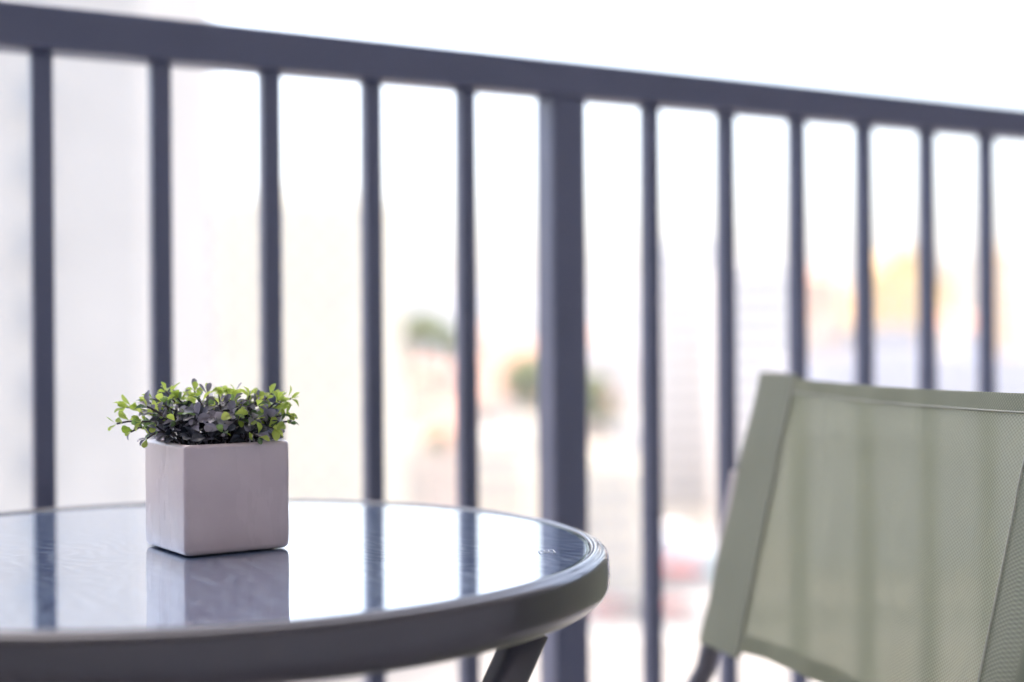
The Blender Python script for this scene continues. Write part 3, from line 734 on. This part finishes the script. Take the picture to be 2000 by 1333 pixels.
# skyline further out, partly hidden
k_ = 0
for (x0, x1, yt, ds, c, lb) in ((560, 700, 560, 1100, WHT, 'faint white slab far behind the cream apartment block'), (1050, 1130, 545, 1200, WHT, 'faint white tower on the skyline behind the thick post'),
        (1285, 1390, 560, 900, CRM, 'faint cream slab far behind the cream-topped tower'), (940, 1030, 575, 1000, (0.31, 0.31, 0.33), 'faint grey slab on the skyline left of the thick post'),
        (1560, 1690, 560, 950, WHT, 'faint white slab on the skyline behind the orange-brown tower'), (2000, 2300, 540, 900, CRM, 'faint cream slab beyond the right edge of the view'),
        (-900, -500, 480, 400, WHT, 'white block beyond the left edge, behind the grey tower'), (2250, 2700, 480, 260, CRM, 'tall cream block beyond the right edge of the view')):
    building('skyline_slab', lb, x0, x1, yt, ds, c, depth=22, cols=6, rows=5)

# awnings on the shop front, cars on the road
def awning(label, x, col, wd):
    root = empty('awning', (x, 191.9, GZ + 2.6)); tag(root, label, 'awning', None)
    am = mat('awning_cloth', col, 0.8, 0, 0.2, (2, tuple(q * 0.85 for q in col)))
    b = bmesh.new(); v = [b.verts.new(q) for q in ((-wd / 2, 0, 1.0), (wd / 2, 0, 1.0), (wd / 2, -1.8, 0.25), (-wd / 2, -1.8, 0.25), (-wd / 2, -1.8, -0.1), (wd / 2, -1.8, -0.1))]
    b.faces.new((v[0], v[3], v[2], v[1])); b.faces.new((v[3], v[4], v[5], v[2]))
    b.faces.new((b.verts.new((-wd / 2, 0, 0.2)), v[3], v[0])); b.faces.new((b.verts.new((wd / 2, 0, 0.2)), v[1], v[2]))
    from_bm('canopy', b, am, root)
    for sx in (-1, 1): from_bm('support_arm', tube_bm([(sx * wd * .47, 0, 0.15), (sx * wd * .47, -1.75, 0.22)], 0.04, seg=6), M['frame'], root)
awning('red shop awning between the table and the chair', 14.2, (0.50, 0.12, 0.09), 5.0)
awning('long red shop awning left of the green chair', 22.3, (0.50, 0.14, 0.11), 4.5)
awning('teal shop awning close to the chair back', 28.4, (0.08, 0.36, 0.33), 4.0)

def make_car(name, label, x, y, col, rz):
    root = empty(name, (x, y, GZ + 0.022), rz); tag(root, label, 'car', 'cars on the street below')
    cm = mat('car_paint', col, 0.3, 0, 0.5, None, None, 0.8, 0.05)
    def prism(nm, prof_, hw, m, par, bev=0.06):
        b = bmesh.new(); l = [b.verts.new((px_, -hw, pz_)) for px_, pz_ in prof_]; r_ = [b.verts.new((px_, hw, pz_)) for px_, pz_ in prof_]
        b.faces.new(l); b.faces.new(r_[::-1])
        for k in range(len(l)): b.faces.new((l[k], r_[k], r_[(k + 1) % len(l)], l[(k + 1) % len(l)]))
        bmesh.ops.recalc_face_normals(b, faces=b.faces[:])
        bmesh.ops.bevel(b, geom=b.edges[:], offset=bev, segments=2, affect='EDGES')
        return from_bm(nm, b, m, par, smooth=False)
    bd = prism('body', [(-2.1, .35), (-2.15, .75), (-1.9, .95), (-1.5, 1.0), (-1.0, 1.42), (0.35, 1.45), (1.05, 1.0), (1.9, .85), (2.15, .65), (2.1, .32)], 0.86, cm, root)
    prism('side_glass', [(-1.3, 1.02), (-0.95, 1.36), (0.3, 1.38), (0.85, 1.02)], 0.868, M['pane'], bd, 0.01)
    b = bmesh.new(); v = [b.verts.new(q) for q in ((1.02, -.7, 1.06), (1.02, .7, 1.06), (0.42, .62, 1.44), (0.42, -.62, 1.44))]; b.faces.new(v); from_bm('windscreen', b, M['pane'], bd)
    for sx in (-1.3, 1.32):
        for sy in (-0.8, 0.8):
            wo = from_bm('wheel', tube_bm([(sx, sy - 0.1, 0.32), (sx, sy + 0.1, 0.32)], 0.32, seg=16), M['plastic'], root)
            from_bm('rim', tube_bm([(sx, sy - 0.105, 0.32), (sx, sy + 0.105, 0.32)], 0.19, seg=12), M['frame'], wo)
    for sy in (-.6, .6): from_bm('headlight', box_bm(0.06, 0.35, 0.14, (2.13, sy, 0.7), 0.02, 1), M['line'], root)
make_car('parked_car', 'red car on the street beneath the table rim', 11.0, 174.5, (0.50, 0.03, 0.025), R(180))
make_car('parked_car', 'bright red car on the street just left of the chair', 19.2, 174.6, (0.55, 0.05, 0.03), R(180))
make_car('parked_car', 'dark grey car on the street between the two red cars', 15.2, 174.4, (0.05, 0.05, 0.055), R(180))
make_car('parked_car', 'white car on the near lane of the street', 24.5, 169.4, (0.7, 0.7, 0.7), 0)
make_car('parked_car', 'silver car on the near lane right of the thick post', 8.0, 169.5, (0.45, 0.46, 0.48), 0)

# ------------------------------------------------------------------ trees
M['bark'] = mat('bark', (0.07, 0.05, 0.04), 0.9, 0, 0.2, (3, (0.10, 0.08, 0.06)), (8, 0.6, 0.05))
def tree(label, px, py_top, dist, rad, hgt_crown, seed, squash=1.0):
    top = PX(px, py_top, dist); gz = ground_z(dist); H = top.z - gz
    rr = random.Random(seed)
    root = empty('tree', (top.x, dist, gz)); tag(root, label, 'tree', 'trees among the houses')
    zc = H - hgt_crown * 0.5
    tr = from_bm('trunk', tube_bm([(0, 0, -0.3), (0.1, 0, zc * 0.5), (0, 0.1, zc)], 0.28, seg=8), M['bark'], root, smooth=True)
    v, f = [], []; cl = []
    for i in range(11):
        a = rr.uniform(0, 6.28); q = rr.random() ** 0.5
        c = Vector((math.cos(a) * rad * 0.62 * q, math.sin(a) * rad * 0.62 * q * squash, zc + rr.uniform(-0.30, 0.34) * hgt_crown)); cl.append((c, rr.uniform(0.30, 0.48) * rad))
        from_bm('limb', tube_bm([(0, 0, zc * 0.75), c * 0.5 + Vector((0, 0, zc * 0.42)), c], 0.09, seg=5), M['bark'], tr)
    for i in range(2600):
        c, r_ = rr.choice(cl); d_ = Vector((rr.gauss(0, 1), rr.gauss(0, 1), rr.gauss(0, 1))).normalized() * r_ * rr.random() ** 0.4
        p_ = c + d_; a = Vector((rr.gauss(0, 1), rr.gauss(0, 1), rr.gauss(0, 1))).normalized(); b2 = a.orthogonal().normalized() * 0.36; a = a * 0.55
        n0 = len(v); v += [tuple(p_ - a), tuple(p_ + b2), tuple(p_ + a), tuple(p_ - b2)]; f.append((n0, n0 + 1, n0 + 2, n0 + 3))
    me = bpy.data.meshes.new('crown'); me.from_pydata(v, [], f); me.update()
    link('crown', me, M['tree_leaf'], root)
tree('green tree between two bars above the pink house', 815, 612, 285, 6.2, 6.5, 1)
tree('smaller green tree right of the one above the pink house', 862, 634, 280, 4.6, 5.5, 2)
tree('large green tree left of the thick post', 1030, 692, 250, 5.6, 9.0, 3)
tree('dark green tree half hidden behind the thick post', 1085, 715, 252, 4.0, 8.0, 4)
tree('green tree just right of the thick post', 1155, 735, 255, 4.8, 7.5, 5)
tree('small street tree right of the thick post by the street', 1330, 1255, 160, 2.2, 4.0, 6)

tree('low green tree beside the peach house right of the cream block', 772, 668, 300, 4.0, 5.0, 7)
tree('pale green tree behind the slim bar left of the thick post', 905, 660, 290, 3.6, 5.0, 8)
tree('small green tree low between the beige houses', 850, 842, 230, 2.6, 4.0, 9)
tree('small green tree at the foot of the white block right of the post', 1215, 792, 258, 3.0, 4.5, 10)

# ------------------------------------------------------------------ hazy air over the city
hz = bpy.data.materials.new('haze_air'); hz.use_nodes = True; n = hz.node_tree
n.nodes.remove(n.nodes['Principled BSDF'])
pv = n.nodes.new('ShaderNodeVolumePrincipled'); pv.inputs['Density'].default_value = 0.00050; pv.inputs['Color'].default_value = (0.92, 0.90, 0.88, 1)
n.links.new(pv.outputs[0], n.nodes['Material Output'].inputs['Volume'])
o = from_bm('haze', box_bm(5010, 2600, 95, (0, 1230, 12)), hz); o['kind'] = 'stuff'
